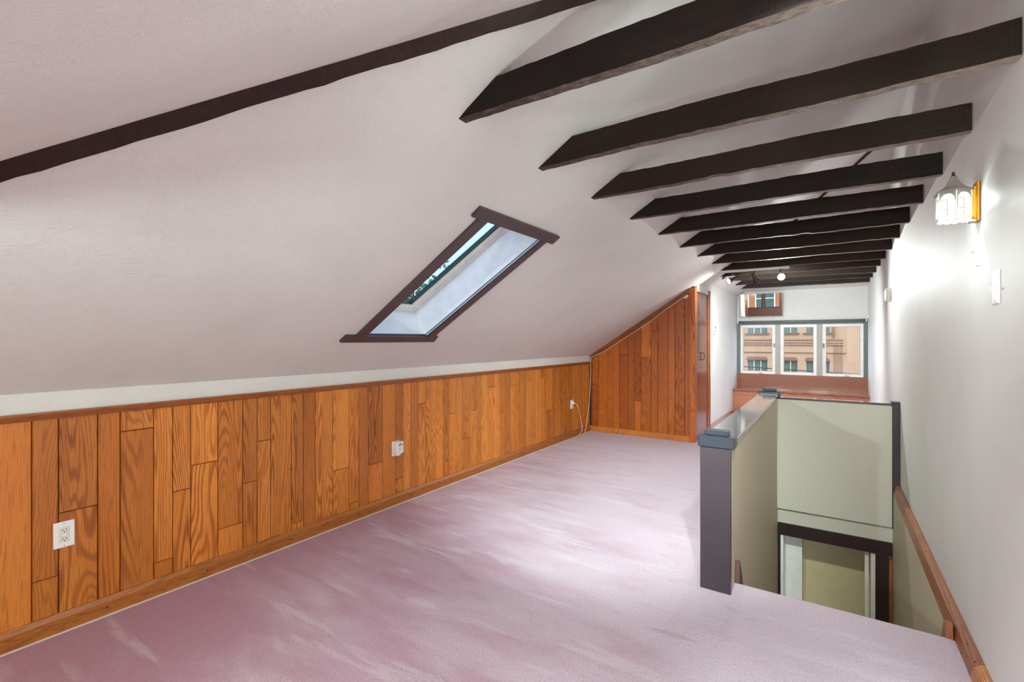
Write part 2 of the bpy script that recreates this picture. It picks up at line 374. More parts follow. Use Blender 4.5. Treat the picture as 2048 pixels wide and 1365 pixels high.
# closet front: boards up to the slope
wc = MB().prism([(XL, YC+.02, -.05), (XC-.02, YC+.02, -.05), (XC-.02, YC+.02, main_z(XC-.02, YC)), (XL, YC+.02, ZK)], (0, .06, 0)).build('wall_closet', 'slot_dark'); tag(wc, 'orange oak board front of the low closet under the slope', kind='structure')
def bpY(u, v, y):
    k = (u-1024)/FPX; dx = -math.sin(YAW)+k*math.cos(YAW); dy = math.cos(YAW)+k*math.sin(YAW); t_ = y/dy; return dx*t_, CAM_H+(678.9-v)/FPX*t_
cz = [152, 193, 255, 293, 335, 397, 440, 485, 552, 598, 668, 715, 783, 830]
cx = [XL+.012]+[bpY(1140+z/3.412, 700, YC)[0] for z in cz]
cj = {(152, 193): 855, (255, 293): 1100, (335, 397): 650, (440, 485): 963, (485, 552): 667, (552, 598): 487}
def plank_y(x0, x1, z00, z01, z10, z11, par, mat='oak_closet', y=YC):   # bottom z at x0,x1 ; top z at x0,x1
    g, e, d = .0016, .003, .003; x0 += g; x1 -= g; yb = y+.018
    V = [(x0, yb, z00), (x1, yb, z01), (x1, yb, z11), (x0, yb, z10), (x0, y+d, z00), (x1, y+d, z01), (x1, y+d, z11), (x0, y+d, z10), (x0+e, y, z00+e), (x1-e, y, z01+e), (x1-e, y, z11-e), (x0+e, y, z10-e)]
    F = [(0, 1, 2, 3), (8, 9, 10, 11)]+[(a, (a+1) % 4, (a+1) % 4+4, a+4) for a in range(4)]+[(a+4, (a+1) % 4+4, (a+1) % 4+8, a+8) for a in range(4)]
    return MB().poly(V, F).build('plank', mat, par)
for i in range(len(cx)-1):
    a, b = cx[i], cx[i+1]; ta, tb = main_z(a, YC)-.03, main_z(b, YC)-.03
    key = (cz[i-1], cz[i]) if i else None
    if key in cj:
        zj = bpY(1140+(key[0]+key[1])/2/3.412, 520+cj[key]/3.412, YC)[1]; plank_y(a, b, .05, .05, zj-.001, zj-.001, wc); plank_y(a, b, zj+.001, zj+.001, ta, tb, wc)
    else: plank_y(a, b, .05, .05, ta, tb, wc)
xa, xb = XL-.02, XC-.055
MB().prism([(xa, YC-.012, main_z(xa, YC)-.002), (xb, YC-.012, main_z(xb, YC)-.002), (xb, YC-.012, main_z(xb, YC)-.062), (xa, YC-.012, main_z(xa, YC)-.062)], (0, .02, 0)).build('slope_moulding', 'oak_trim_red', wc)
MB().box(XL, XC-.055, YC-.014, YC+.01, 0, .075, .003).build('base_moulding', 'oak_trim', wc)
MB().box(XC-.062, XC+.004, YC-.02, YC+.10, 0, main_z(XC-.06, YC)-.002, .004).build('corner_post', 'oak_closet', wc)

# closet door, seen at a glancing angle in the alcove side
dr = MB().box(XC-.045, XC-.008, YC+.10, 6.84, .012, 1.87, .003).build('door_1', 'door_wood'); tag(dr, 'glossy reddish brown closet door beside the corner post', kind='structure')
MB().box(XC-.05, XC+.004, 6.84, 6.93, 0, 1.93, .003).build('door_casing', 'door_wood', dr)
MB().box(XC-.05, XC+.002, YC+.10, 6.93, 1.87, 1.905).build('door_head', 'off_white', dr)
hd = MB().box(XC-.009, XC-.003, 6.43, 6.475, .99, 1.11, .002).build('latch_plate', 'metal_dark', dr)
MB().tube([(XC-.004, 6.452, 1.095), (XC+.03, 6.452, 1.09), (XC+.034, 6.452, 1.05), (XC+.03, 6.452, 1.01), (XC-.004, 6.452, 1.005)], .005, 8).build('handle', 'metal_dark', hd)
MB().tube([(XC-.002, 6.30, 1.10), (XC+.006, 6.30, 1.5), (XC-.002, 6.30, 1.74)], .003, 6).build('hook_wire', 'metal_dark', dr)
MB().box(XC-.05, XC+.002, YC+.10, 6.93, 1.905, 2.06).build('wall_over_door', 'wall_white')['kind'] = 'structure'

# alcove cheek wall
wk = MB().box(XC-.08, XC, 6.93, YF+.2, -.05, 2.08).build('wall_alcove', 'wall_white'); tag(wk, 'white cheek wall of the window alcove past the closet', kind='structure')
tag(MB().box(XC, XC+.014, 6.95, 8.75, 0, .09, .003).build('baseboard_alcove', 'bench_wood'), 'brown wooden baseboard of the alcove cheek wall', kind='structure')
tag(MB().box(XC-.005, XC+.012, 6.925, 6.945, .05, 1.93, .003).build('trim_1', 'oak_trim_red'), 'thin brown corner strip at the edge of the alcove cheek wall', kind='structure')

# far wall with its row of three windows
wf = MB()
ZS, ZT = .672, 1.515
wf.box(XC-.1, XR+.1, YF, YF+.16, ZT+.06, 2.4); wf.box(XC-.1, XR+.1, YF, YF+.16, -.1, ZS-.0)
wf.box(XC-.1, XC+.035, YF+.01, YF+.16, ZS, ZT+.06); wf.box(XR-.035, XR+.1, YF+.01, YF+.16, ZS, ZT+.06)
wfo = tag(wf.build('wall_far', 'far_white'), 'white end wall over the row of three windows', kind='structure')
MB().box(XC, XR, YF-.012, YF, .40, ZS, .003).build('apron_board', 'bench_wood', wfo)
fr = MB()
fr.box(XC, XC+.055, YF-.012, YF+.05, ZS, ZT+.06); fr.box(XR-.055, XR, YF-.012, YF+.05, ZS, ZT+.06); fr.box(XC+.055, XR-.055, YF-.012, YF+.05, ZT, ZT+.06)
fr.build('window_surround', 'blind_green', wfo)
for x0, x1 in ((-.796, -.712), (-.199, -.115)): MB().box(x0, x1, YF-.008, YF+.10, ZS, ZT).build('mullion', 'mullion', wfo)
for i, (x0, x1) in enumerate(((-1.332, -.796), (-.712, -.199), (-.115, .42))):
    e = empty('window_%d' % (i+1), ((x0+x1)/2, YF+.03, ZS)); e['kind'] = 'structure'
    e['label'] = ('left casement window of the alcove with a crank at its sill', 'middle fixed window of the alcove', 'right casement window of the alcove next to the tall wall')[i]
    def rect(y0, y1, ins, w, name, mat):
        a, b, c_, d_ = x0+ins, x1-ins, ZS+ins, ZT-ins
        return MB().box(a, b, y0, y1, d_-w, d_).box(a, b, y0, y1, c_, c_+w).box(a, a+w, y0, y1, c_+w, d_-w).box(b-w, b, y0, y1, c_+w, d_-w).build(name, mat, e)
    rect(YF-.004, YF+.10, 0, .014, 'frame', 'white_paint'); rect(YF+.015, YF+.055, .014, .028, 'sash', 'sash_white')
    rect(YF+.022, YF+.05, .042, .007, 'gasket', 'mullion')
    MB().box(x0+.04, x1-.04, YF+.034, YF+.038, ZS+.04, ZT-.04).build('pane', 'glass_clear', e)
    if i != 1:
        xc_ = x0+.30 if i == 0 else x0+.30
        ck = MB().box(xc_-.03, xc_+.03, YF-.022, YF+.0, ZS+.002, ZS+.016, .003).build('crank', 'sash_white', e)
        MB().tube([(xc_, YF-.016, ZS+.014), (xc_+.015, YF-.035, ZS+.022), (xc_+.05, YF-.038, ZS+.012)], .005, 8).build('crank_handle', 'pewter', ck)
        xl = x1-.012 if i == 0 else x0+.012
        MB().box(xl-.008, xl+.008, YF-.016, YF-.003, 1.13, 1.20, .003).build('sash_lock', 'metal_dark', e)

# bench under the windows
be = empty('window_bench', ((XC+XR)/2, 9.0, 0)); tag(be, 'reddish brown built-in wooden bench under the three windows', 'bench')
MB().box(XC+.002, XR-.002, 8.80, YF-.013, .0, .405).build('bench_front', 'bench_wood', be)
MB().box(XC+.002, XR-.002, 8.77, YF-.013, .405, .432, .006).build('bench_top', 'bench_wood', be)

# near end behind the camera (seen in the mirror): wall with three windows; two tall unseen ones added for sky light
wn = MB()
NW = [(-2.6, -2.0, .74, 1.42), (-1.93, -1.33, .74, 1.42), (-1.26, -.72, .74, 1.42), (-.56, -.10, .62, 2.14), (-.04, .42, .62, 2.14)]
xsn = [XL-.1]+[v for w in NW for v in w[:2]]+[XR+.1]
for a, b in zip(xsn[::2], xsn[1::2]): wn.box(a, b, YN-.12, YN, -.1, 2.5)
for a, b, c_, d_ in NW: wn.box(a, b, YN-.12, YN, -.1, c_).box(a, b, YN-.12, YN, d_, 2.5)
wno = tag(wn.build('wall_near', 'skirt_brown'), 'wood panelled end wall behind the camera with a row of windows', kind='structure')
for i, (x0, x1, NZ0, NZ1) in enumerate(NW):
    e = empty('window_%d' % (i+4), ((x0+x1)/2, YN, NZ0)); e['kind'] = 'structure'
    w = .03
    MB().box(x0, x1, YN-.08, YN-.03, NZ0, NZ0+w).box(x0, x1, YN-.08, YN-.03, NZ1-w, NZ1).box(x0, x0+w, YN-.08, YN-.03, NZ0+w, NZ1-w).box(x1-w, x1, YN-.08, YN-.03, NZ0+w, NZ1-w).build('sash', 'dark_brown', e)
    MB().box(x0+w, x1-w, YN-.056, YN-.052, NZ0+w, NZ1-w).build('pane', 'glass_clear', e)

# ------------------------------------------------------------------ stairwell
hw = MB().box(HX0+.004, HX1, HY0+.02, HY1+.05, 0, HH).build('wall_stair_left', 'stair_beige'); tag(hw, 'half wall beside the stairwell with a glossy dark cap', kind='structure')
MB().box(HX0, HX1-.001, HY0+.02, HY1+.05, -2.6, 0).build('lower_face', 'stair_beige', hw)
MB().box(HX0-.004, HX1+.006, HY0-.004, HY0+.022, 0.0, HH, .002).build('end_board', 'dark_trim', hw)
MB().box(HX0-.012, HX1+.014, HY0+.02, HY1+.06, HH, HH+.024, .003).build('cap_board', 'cap_dark', hw)
for y0, y1 in ((HY0-.014, HY0+.075), (HY1-.03, HY1+.075)):
    k = MB().box(HX0-.014, HX1+.024, y0, y1, HH-.012, HH+.048, .005).build('newel_cap', 'newel_blue', hw)
    MB().box(HX0+.016, HX1-.006, y0+.012, y1-.012, HH+.048, HH+.074, .004).build('cap_block', 'newel_blue', k)
for x, y in ((-.52, 2.72), (-.47, 2.74), (-.455, 3.30), (-.50, 3.62), (-.45, 4.2), (-.51, 4.35), (-.46, 4.75)): MB().lathe([(.004, 0), (.004, .0012)], (x, y, HH+.0235), (0, 0, 1), 8).build('nail_head', 'nail', hw)
for x, s in ((HX1, 1), (.43, -1)):
    MB().prism([(x, YE-.01, -.05), (x, YE-.012, .012), (x, YE-.004, .115), (x, YE+.02, .10), (x, YE+.05, .05), (x, YE+.09, 0.0), (x, YE+.12, -.07), (x, YE+2.2, -2.2), (x, YE+2.0, -2.3)] if s > 0 else
               [(x, YE-.01, -.05), (x, YE-.012, .0), (x, YE+.0, .06), (x, YE+.05, .045), (x, YE+.09, -.02), (x, YE+.12, -.09), (x, YE+2.2, -2.2), (x, YE+2.0, -2.3)], (.022*s, 0, 0)).build('stair_skirt', 'skirt_brown' if s > 0 else 'rail_wood', hw if s > 0 else ws)
# far partition of the stairwell
ps = MB().box(HX1, XR-.05, HY1, HY1+.05, -.305, HH-.02).build('wall_stair_back', 'stair_paper'); tag(ps, 'pale green diamond papered partition across the stairwell', kind='structure')
MB().box(HX1+.02, XR-.05, HY1-.008, HY1+.07, HH-.022, HH-.004, .003).build('cap_board', 'cap_dark', ps)
MB().box(XR-.052, XR-.001, HY1-.016, HY1+.05, -.31, HH+.0, .003).build('edge_board', 'dark_trim', ps)
MB().box(XR-.06, XR-.001, HY1-.02, HY1+.06, HH+.0, HH+.012, .002).build('edge_cap', 'dark_trim', ps)
pl = MB().box(HX1, .43, HY1+.052, HY1+.10, -.47, -.25).build('lower_wall', 'stair_paper', ps)
# door opening at the foot of the stair
DY = HY1+.05
df = empty('door_2', (0, DY, -2.5)); tag(df, 'dark framed doorway low in the stairwell under the partition', kind='structure')
MB().box(HX1+.001, .428, DY-.012, DY+.09, -.565, -.45, .003).build('head_casing', 'dark_brown', df)
MB().box(HX1+.001, -.395, DY-.01, DY+.09, -2.5, -.565).build('side_casing', 'dark_brown', df)
MB().box(.315, .405, DY-.012, DY+.09, -2.5, -.565, .003).build('side_casing', 'dark_brown', df)
MB().box(.405, .429, DY-.006, DY+.05, -2.5, -.60, .002).build('corner_strip', 'rail_wood', df)
MB().box(-.395, -.372, DY+.0, DY+.09, -2.5, -.565).build('jamb', 'white_paint', df)
MB().box(.285, .315, DY+.02, DY+.09, -2.5, -.565).build('jamb', 'off_white', df)
MB().box(.245, .275, DY+.10, DY+.14, -2.5, -.58, .002).build('door_edge', 'off_white', df)
MB().box(-.395, -.235, DY+.30, DY+.38, -2.5, -.3).build('inner_casing', 'off_white', df)
hallw = MB().box(-1.6, 1.3, DY+.75, DY+.85, -2.6, 0-.03).box(-1.6, -1.5, DY+.1, DY+.8, -2.6, -.03).box(1.2, 1.3, DY+.1, DY+.8, -2.6, -.03).build('wall_hall', 'hall_olive'); tag(hallw, 'olive beige hall wall seen through the low doorway', kind='structure')
hl = MB().lathe([(.10, 0), (.13, .03), (.13, .05)], (.9, DY+.45, -.12), (0, 0, 1), 20).build('hall_fill_lamp', emit('hall_glow', (1, .93, .8, 1), 6.0)); tag(hl, 'small round lamp added to light the hall below, hidden beside the doorway', 'lamp')  # unseen lamp added so the hall wall is lit
lamp('hall_fill', 'POINT', (.9, DY+.45, -.3), 12, hl, size=.1)

# rail along the tall wall at floor level
def rail(y0, y1, name, mat): return MB().prism([(XR-.001, y0, -.02), (XR-.001, y0, .058), (XR-.012, y0, .058), (XR-.033, y0, .042), (XR-.036, y0, .03), (XR-.045, y0, -.02)], (0, y1-y0, 0)).build(name, mat)
r1 = tag(rail(2.445, HY1-.016, 'trim_2', 'rail_wood'), 'worn brown moulded rail along the tall wall over the stairwell', kind='structure')
for y in (2.47, 2.60, 2.95, 3.6, 4.3): MB().lathe([(.004, 0), (.004, .002)], (XR-.022, y, .0492), (-.6, 0, .8), 8).build('nail_head', 'nail', r1)
tag(rail(YN, 2.442, 'baseboard_right', 'oak_trim'), 'honey brown baseboard along the tall wall beside the carpet', kind='structure')

# ------------------------------------------------------------------ tie beams
ORD = ['first', 'second', 'third', 'fourth', 'fifth', 'sixth', 'seventh', 'eighth', 'ninth', 'tenth', 'eleventh', 'twelfth', 'thirteenth']
for i in range(13):
    y1 = Y1+i*SP; y0 = y1-.045; hb = .114
    def xc_at(z, y):   # where the slope meets this height
        lo, hi = XL, XR
        for _ in range(40):
            m = (lo+hi)/2
            if main_z(m, y) < z: lo = m
            else: hi = m
        return lo
    rng = random.Random(i*5+1); xa = xc_at(ZB, y1)-.004; xt = xc_at(ZB+hb, y1)+.004; x1 = XR-.002
    N = 44; V = []
    ph = [rng.uniform(0, 6.3) for _ in range(4)]
    for k in range(N+1):
        s = k/N; jb = .0028*math.sin(9*s+ph[0])+rng.uniform(-.0016, .0016); jt = .003*math.sin(7*s+ph[1])+rng.uniform(-.0015, .0015); jy = .002*math.sin(6*s+ph[2])
        if i in (2, 5) and abs(s-(.42 if i == 2 else .6)) < .03: jb += .006
        xb_ = xa+(x1-xa)*s; xt_ = xt+(x1-xt)*s
        V += [(xb_, y0+jy, ZB+jb+rng.uniform(-.001, .001)), (xb_, y1+jy, ZB+jb), (xt_, y1+jy, ZB+hb+jt), (xt_, y0+jy, ZB+hb+jt)]
    F = [(0, 1, 2, 3), tuple(4*N+q for q in (3, 2, 1, 0))]+[(4*k+q, 4*k+(q+1) % 4, 4*k+4+(q+1) % 4, 4*k+4+q) for k in range(N) for q in range(4)]
    b = MB().poly(V, F).build('ceiling_beam', 'beam_wood'); b.data.materials.append(MT['beam_worn_lit'])
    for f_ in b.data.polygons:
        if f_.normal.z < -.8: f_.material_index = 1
    if i == 0: lb = 'dark stained rough ceiling beam nearest the viewer, cut off by the top of the picture'
    elif i == 12: lb = 'last and farthest dark ceiling beam, just before the window wall'
    elif i == 8: lb = 'ninth dark ceiling beam from the viewer, the one carrying the track light'
    else: lb = '%s dark stained ceiling beam counted from the viewer' % ORD[i]
    tag(b, lb, 'beam', 'dark tie beams across the attic')

# timbers along the two hips
def hip_pts(fz, ylo, yhi, n=12):
    P = []
    for k in range(n+1):
        y = ylo+(yhi-ylo)*k/n; z = fz(y); lo, hi = XL, XR
        for _ in range(40):
            m = (lo+hi)/2
            if main_z(m, y) < z: lo = m
            else: hi = m
        P.append(Vector((lo, y, z)))
    return P
def timber(name, P, w, d, mat, seed):
    rng = random.Random(seed); dr_ = (P[-1]-P[0]).normalized(); V = []
    n_ = Vector((.42, -.42 if P[-1].y > P[0].y else .42, -.8)); n_ = (n_-dr_*n_.dot(dr_)).normalized(); s_ = dr_.cross(n_).normalized()
    Q = []
    for a, b in zip(P, P[1:]):
        for k in range(5): Q.append(a+(b-a)*k/5)
    Q.append(P[-1])
    for q in Q:
        j = lambda: rng.uniform(-.0022, .0022)
        V += [q+s_*(w/2+j())+n_*(d+j()), q-s_*(w/2+j())+n_*(d+j()), q-s_*(w/2)-n_*.03, q+s_*(w/2)-n_*.03]
    N = len(Q)-1
    F = [(0, 1, 2, 3), tuple(4*N+q for q in (3, 2, 1, 0))]+[(4*k+q, 4*k+(q+1) % 4, 4*k+4+(q+1) % 4, 4*k+4+q) for k in range(N) for q in range(4)]
    return MB().poly(V, F).build(name, mat)
tag(timber('hip_timber', hip_pts(lambda y: 1.722+.612*(y-.286), .06, 2.45), .056, .036, 'hip_wood', 3), 'long dark rough timber along the ceiling fold at upper left', 'beam')
tag(timber('hip_timber', hip_pts(lambda y: 2.985-.59*(y-5.656), 7.12, 5.45), .05, .02, 'hip_wood_red', 4), 'thin diagonal timber on the ceiling slope glimpsed above the far beams', 'beam')

# ------------------------------------------------------------------ skylight
th = math.atan(.6807); NI = Vector((math.sin(th), 0, -math.cos(th)))
def SQ(x, y, w=0.0): return Vector((x, y, ZK+.6807*(x-XL)))+NI*w
def slab(mb_, c, w0, w1):   # c: four (x,y) corners on the slope
    A = [SQ(x, y, w0) for x, y in c]+[SQ(x, y, w1) for x, y in c]
    return mb_.poly(A, [(0, 1, 2, 3), (7, 6, 5, 4)]+[(a, (a+1) % 4, (a+1) % 4+4, a+4) for a in range(4)])
x0, x1, l0, l1, r0, r1 = (SKY[k] for k in ('x0', 'x1', 'l0', 'l1', 'r0', 'r1'))
sk = empty('skylight', SQ((x0+x1)/2, 2.26)); tag(sk, 'slanted roof skylight with dark boards around a white shaft', 'skylight')
slab(MB(), [(-2.456, 1.80), (-2.456, 2.614), (-2.402, 2.600), (-2.402, 1.806)], -.002, .016).build('frame_board', 'skylight_board', sk)
slab(MB(), [(-1.516, 1.888), (-1.516, 2.722), (-1.460, 2.722), (-1.460, 1.890)], -.002, .018).build('frame_board', 'skylight_board', sk)
slab(MB(), [(-2.404, 1.879), (-2.404, l0+.004), (-1.514, l1+.004), (-1.514, 1.948)], -.002, .015).build('frame_board', 'skylight_board', sk)
slab(MB(), [(-2.404, r0+.006), (-2.404, 2.560), (-1.514, 2.652), (-1.514, r1+.006)], -.002, .015).build('frame_board', 'skylight_board', sk)
D = -.215
def quad(mb_, a, b, c_, d_): return mb_.poly([a, b, c_, d_], [(0, 1, 2, 3)])
for nm, (a, b) in dict(n1=((x0, l0), (x1, l1)), n2=((x1, l1), (x1, r1)), n3=((x1, r1), (x0, r0)), n4=((x0, r0), (x0, l0))).items():
    cx_, cy_ = (x0+x1)/2, 2.265; o = lambda p_: (p_[0]+(.02 if p_[0] > cx_ else -.02), p_[1]+(.02 if p_[1] > cy_ else -.02))
    A = [SQ(*a), SQ(*b), SQ(*b, D-.06), SQ(*a, D-.06), SQ(*o(a)), SQ(*o(b)), SQ(*o(b), D-.06), SQ(*o(a), D-.06)]
    MB().poly(A, [(0, 1, 2, 3), (7, 6, 5, 4)]+[(k, (k+1) % 4, (k+1) % 4+4, k+4) for k in range(4)]).build('shaft_wall', 'shaft_white', sk)
def ring(ins0, ins1, w0, w1, name, mat):
    m_ = MB()
    def cn(i): return [(x0+i*.83, l0+i), (x1-i*.83, l1+i), (x1-i*.83, r1-i), (x0+i*.83, r0-i)]
    A, B = cn(ins0), cn(ins1)
    for k in range(4): slab(m_, [A[k], A[(k+1) % 4], B[(k+1) % 4], B[k]], w0, w1)
    return m_.build(name, mat, sk)
ring(0, .016, D-.02, D+.0, 'frame', 'white_paint'); ring(.016, .055, D-.05, D-.012, 'sash', 'sash_cream'); ring(.055, .064, D-.05, D-.022, 'gasket', 'seal_green')
ring(.010, .0145, -.006, -.001, 'panel_edge', 'seal_blue')
slab(MB(), [(x0+.05, l0+.06), (x0+.05, r0-.06), (x1-.05, r1-.06), (x1-.05, l1+.06)], D-.040, D-.036).build('pane', 'glass_sky', sk)
for x, y in ((-1.488, 2.05), (-1.488, 2.40), (-1.488, 2.62), (-2.43, 1.93), (-2.43, 2.52)): MB().lathe([(.004, 0), (.004, .003)], SQ(x, y, .016), NI, 8).build('screw', 'nail', sk)

# ------------------------------------------------------------------ lamps
# wall lantern
t = NT('lit_pane'); 
tr = t.n('ShaderNodeBsdfTransparent', None, Color=(.62, .61, .60, 1)); tl = t.n('ShaderNodeBsdfTranslucent', None, Color=(.95, .93, .9, 1)); em = t.n('ShaderNodeEmission', None, Color=(1, .96, .92, 1), Strength=.36)
m1 = t.n('ShaderNodeMixShader', None, i0=.0015); t.set(m1.inputs[1], tr.outputs[0]); t.set(m1.inputs[2], tl.outputs[0])
ad = t.n('ShaderNodeAddShader'); t.set(ad.inputs[0], m1.outputs[0]); t.set(ad.inputs[1], em.outputs[0]); t.t.links.new(ad.outputs[0], t.out.inputs[0]); MT['lit_pane'] = t.m
emit('bulb_glow', (1, .95, .88, 1), 2.2)
def sconce(SY, SZ, label, energy):
    SX = .402
    sc = empty('wall_sconce', (XR, SY, SZ)); tag(sc, label, 'lamp', 'lantern lamps on the tall wall')
    HR, ZP0, ZP1 = .054, SZ+.014, SZ+.108
    def hexp(r, z, k): a = math.radians(30+60*k); return Vector((SX+r*math.cos(a), SY+r*math.sin(a), z))
    for k in range(6):
        A, B = hexp(HR, 0, k), hexp(HR, 0, k+1); u = (B-A).normalized(); wd = (B-A).length; nrm = Vector((u.y, -u.x, 0))
        if nrm.dot((A+B)/2-Vector((SX, SY, 0))) < 0: nrm = -nrm
        f = lambda s, z: A+u*s+Vector((0, 0, z))
        e = .004; hw_ = wd/2-e; zc = ZP1-hw_-.004
        arch = [f(e, ZP0), f(wd-e, ZP0)]+[f(wd/2+hw_*math.cos(q*math.pi/10), zc+hw_*math.sin(q*math.pi/10)) for q in range(11)]
        pn = MB().prism([p_-nrm*.001 for p_ in arch], nrm*.002).build('pane', 'lit_pane', sc)
        ld = MB()
        ld.tube([p_+nrm*.0012 for p_ in arch], .0013, 5, closed=True)
        ld.tube([f(wd/2, ZP0)+nrm*.0012, f(wd/2, ZP1-.004)+nrm*.0012], .0008, 5)
        for z in (ZP0+.028, zc-.002): ld.tube([f(e, z)+nrm*.0012, f(wd-e, z)+nrm*.0012], .0008, 5)
        for q in (45, 135): ld.tube([f(wd/2, zc)+nrm*.0012, f(wd/2+hw_*math.cos(math.radians(q)), zc+hw_*math.sin(math.radians(q)))+nrm*.0012], .0007, 5)
        ld.build('leading', 'pewter', pn)
        # solid spandrel above the arch
        top = [f(wd, ZP1+.002), f(0, ZP1+.002), f(0, zc)]+[f(wd/2-hw_*math.cos(q*math.pi/10)-(0), zc+hw_*math.sin(q*math.pi/10)) for q in range(11)]+[f(wd, zc)]
        MB().prism([p_-nrm*.001 for p_ in top], nrm*.002).build('spandrel', 'pewter', pn)
        MB().tube([hexp(HR+.001, ZP0-.002, k), hexp(HR+.001, ZP1+.004, k)], .003, 6).build('corner_bar', 'off_white', sc)
        # scalloped skirt
        skp = [f(0, ZP0), f(wd, ZP0)]+[f(wd*(1-q/8), ZP0-.011-.005*abs(math.sin(q*math.pi/4))) for q in range(9)]
        MB().prism([p_+nrm*.001 for p_ in skp], nrm*.002).build('skirt', 'off_white', sc)
    MB().lathe([(.064, 0), (.062, .006), (.046, .014), (.032, .026), (.022, .042), (.015, .056), (.011, .066), (.006, .069)], (SX, SY, ZP1+.002), (0, 0, 1), 6, math.radians(30)).build('roof', 'pewter', sc)
    MB().lathe([(.005, 0), (.008, .004), (.004, .009), (.006, .014), (.002, .02)], (SX, SY, ZP1+.068), (0, 0, 1), 10).build('finial', 'metal_dark', sc)
    MB().lathe([(.012, 0), (.016, .02), (.016, .04), (.008, .055)], (SX, SY, ZP0+.012), (0, 0, 1), 12).build('bulb', 'bulb_glow', sc)
    MB().box(XR-.012, XR-.0005, SY-.032, SY+.032, SZ-.012, SZ+.142, .004).build('back_plate', 'gold', sc)
    MB().prism([(XR-.012, SY-.022, SZ+.125), (XR-.012, SY-.022, SZ+.0), (SX+.046, SY-.022, SZ+.015), (SX+.046, SY-.022, SZ+.112)], (0, .006, 0)).prism([(XR-.012, SY+.016, SZ+.125), (XR-.012, SY+.016, SZ+.0), (SX+.046, SY+.016, SZ+.015), (SX+.046, SY+.016, SZ+.112)], (0, .006, 0)).build('bracket', 'gold', sc)
    MB().box(XR-.03, XR-.008, SY-.02, SY+.02, SZ-.012, SZ-.002, .002).build('bracket_foot', 'pewter', sc)
    lamp('sconce_light', 'POINT', (SX, SY, ZP0+.05), energy, sc, (.80, 1, .95), .02)
    return sc
sconce(2.54, 1.737, 'lantern wall lamp with leaded white panes and gold bracket, lit', 12.0)
sconce(1.25, 1.737, 'second lantern wall lamp, added out of view on the tall wall as fill light', 330.0)  # added unseen lantern, fills the slope, partition and near floor

# track light under the ninth beam
glow = emit('spot_glow', (1, .93, .8, 1), 14.0)
def spot_head(par, hang, aim, lit, energy, col=(1, .9, .75), spot=110):
    """one R-lamp head: stem, yoke, flared body, lamp face"""
    h_ = Vector(hang); a = Vector(aim).normalized(); c_ = h_+Vector((0, 0, -.085))
    hd_ = MB().lathe([(.012, -.075), (.019, -.07), (.021, -.03), (.023, .0), (.034, .03), (.044, .05), (.046, .062), (.041, .063), (.036, .05)], c_, a, 20).build('spot_head', 'metal_dark', par, True)
    MB().lathe([(.040, .052), (.036, .058), (.02, .062), (.004, .064)], c_, a, 20).build('lamp_face', glow if lit else 'chrome', hd_, True)
    MB().tube([h_, h_+Vector((0, 0, -.028))], .008, 8).build('stem', 'metal_dark', hd_)
    sd = a.cross(Vector((0, 0, 1))).normalized()
    pts = [c_+sd*(.030*math.sin(q))+Vector((0, 0, .045-.045*(1-math.cos(q))*.5*1.0)) for q in [k_*math.pi*1.6/12-math.pi*.8 for k_ in range(13)]]
    MB().tube([p_+Vector((0, 0, .012)) for p_ in pts], .0032, 6).build('yoke', 'chrome', hd_)
    if lit: lamp('spot_light', 'SPOT', c_+a*.075, energy, hd_, col, .035, a, spot)
    return hd_
TY = Y1+8*SP-.022
tk = empty('track_light', (-.75, TY, ZB-.03)); tag(tk, 'white ceiling track with three metal spotlights before the window alcove', 'track light')
MB().box(-1.10, -.40, TY-.018, TY+.018, ZB-.032, ZB-.004, .003).build('track', 'track_white', tk)
spot_head(tk, (-1.0, TY, ZB-.03), (-.62, -.55, -.35), True, 12, (1, .96, .88))
spot_head(tk, (-.76, TY, ZB-.03), (.2, .8, -.6), True, 150, (.93, 1, .97), 150)
spot_head(tk, (-.49, TY, ZB-.03), (.25, -1.0, -.3), True, 95, (.93, 1, .97), spot=150)

# second track at the near end, behind the camera (it shows in the mirror)
tn = empty('track_light', (-1.4, -1.5, 1.5)); tag(tn, 'ceiling track with spotlights before the back windows, seen only in the mirror', 'track light')
MB().box(-2.2, -.7, -1.52, -1.48, 1.53, 1.558, .003).build('track', 'track_white', tn)
for x, ax, on in ((-1.63, -.10, True), (-1.15, 0.05, False), (-.74, .05, False)): spot_head(tn, (x, -1.5, 1.53), (.50, 1, -.20) if on else (ax, 1, -.9), on, 150, (.86, 1, .96), 100)
td = empty('track_light', (-.15, .72, DZ-.03)); tag(td, 'short added fill track with two spotlights, unseen above the viewer', 'track light')  # fill track added out of view to light the floor and far end
MB().box(-.5, .2, .70, .74, DZ-.03, DZ-.002, .003).build('track', 'track_white', td)
spot_head(td, (-.35, .72, DZ-.03), (-.36, .9, -.60), True, 390, (.82, 1, .96), 56)
spot_head(td, (.05, .72, DZ-.03), (-.14, .95, -.48), True, 190, (.93, 1, .97), 54)
PD = (-.33, -.95, 1.30)
dl = empty('fill_pendant', (PD[0], PD[1], PD[2]-.15)); tag(dl, 'added white globe fill lamp hanging unseen behind the viewer', 'lamp')  # added fill lamp, out of view, brightens the slope and walls
MB().lathe([(.05, 0), (.05, .02), (.02, .025)], (PD[0], PD[1], DZ-.025), (0, 0, 1), 20).build('ceiling_rose', 'off_white', dl)
MB().tube([(PD[0], PD[1], DZ-.02), (PD[0], PD[1], PD[2]+.16)], .003, 6).build('flex', 'cable_black', dl)
MB().lathe([(.03, 0), (.03, .03), (.012, .045)], (PD[0], PD[1], PD[2]+.13), (0, 0, 1), 16).build('lamp_holder', 'pewter', dl)
t = NT('globe_glass'); tr = t.n('ShaderNodeBsdfTransparent'); em = t.n('ShaderNodeEmission', None, Color=(.95, 1, .99, 1), Strength=3.0)
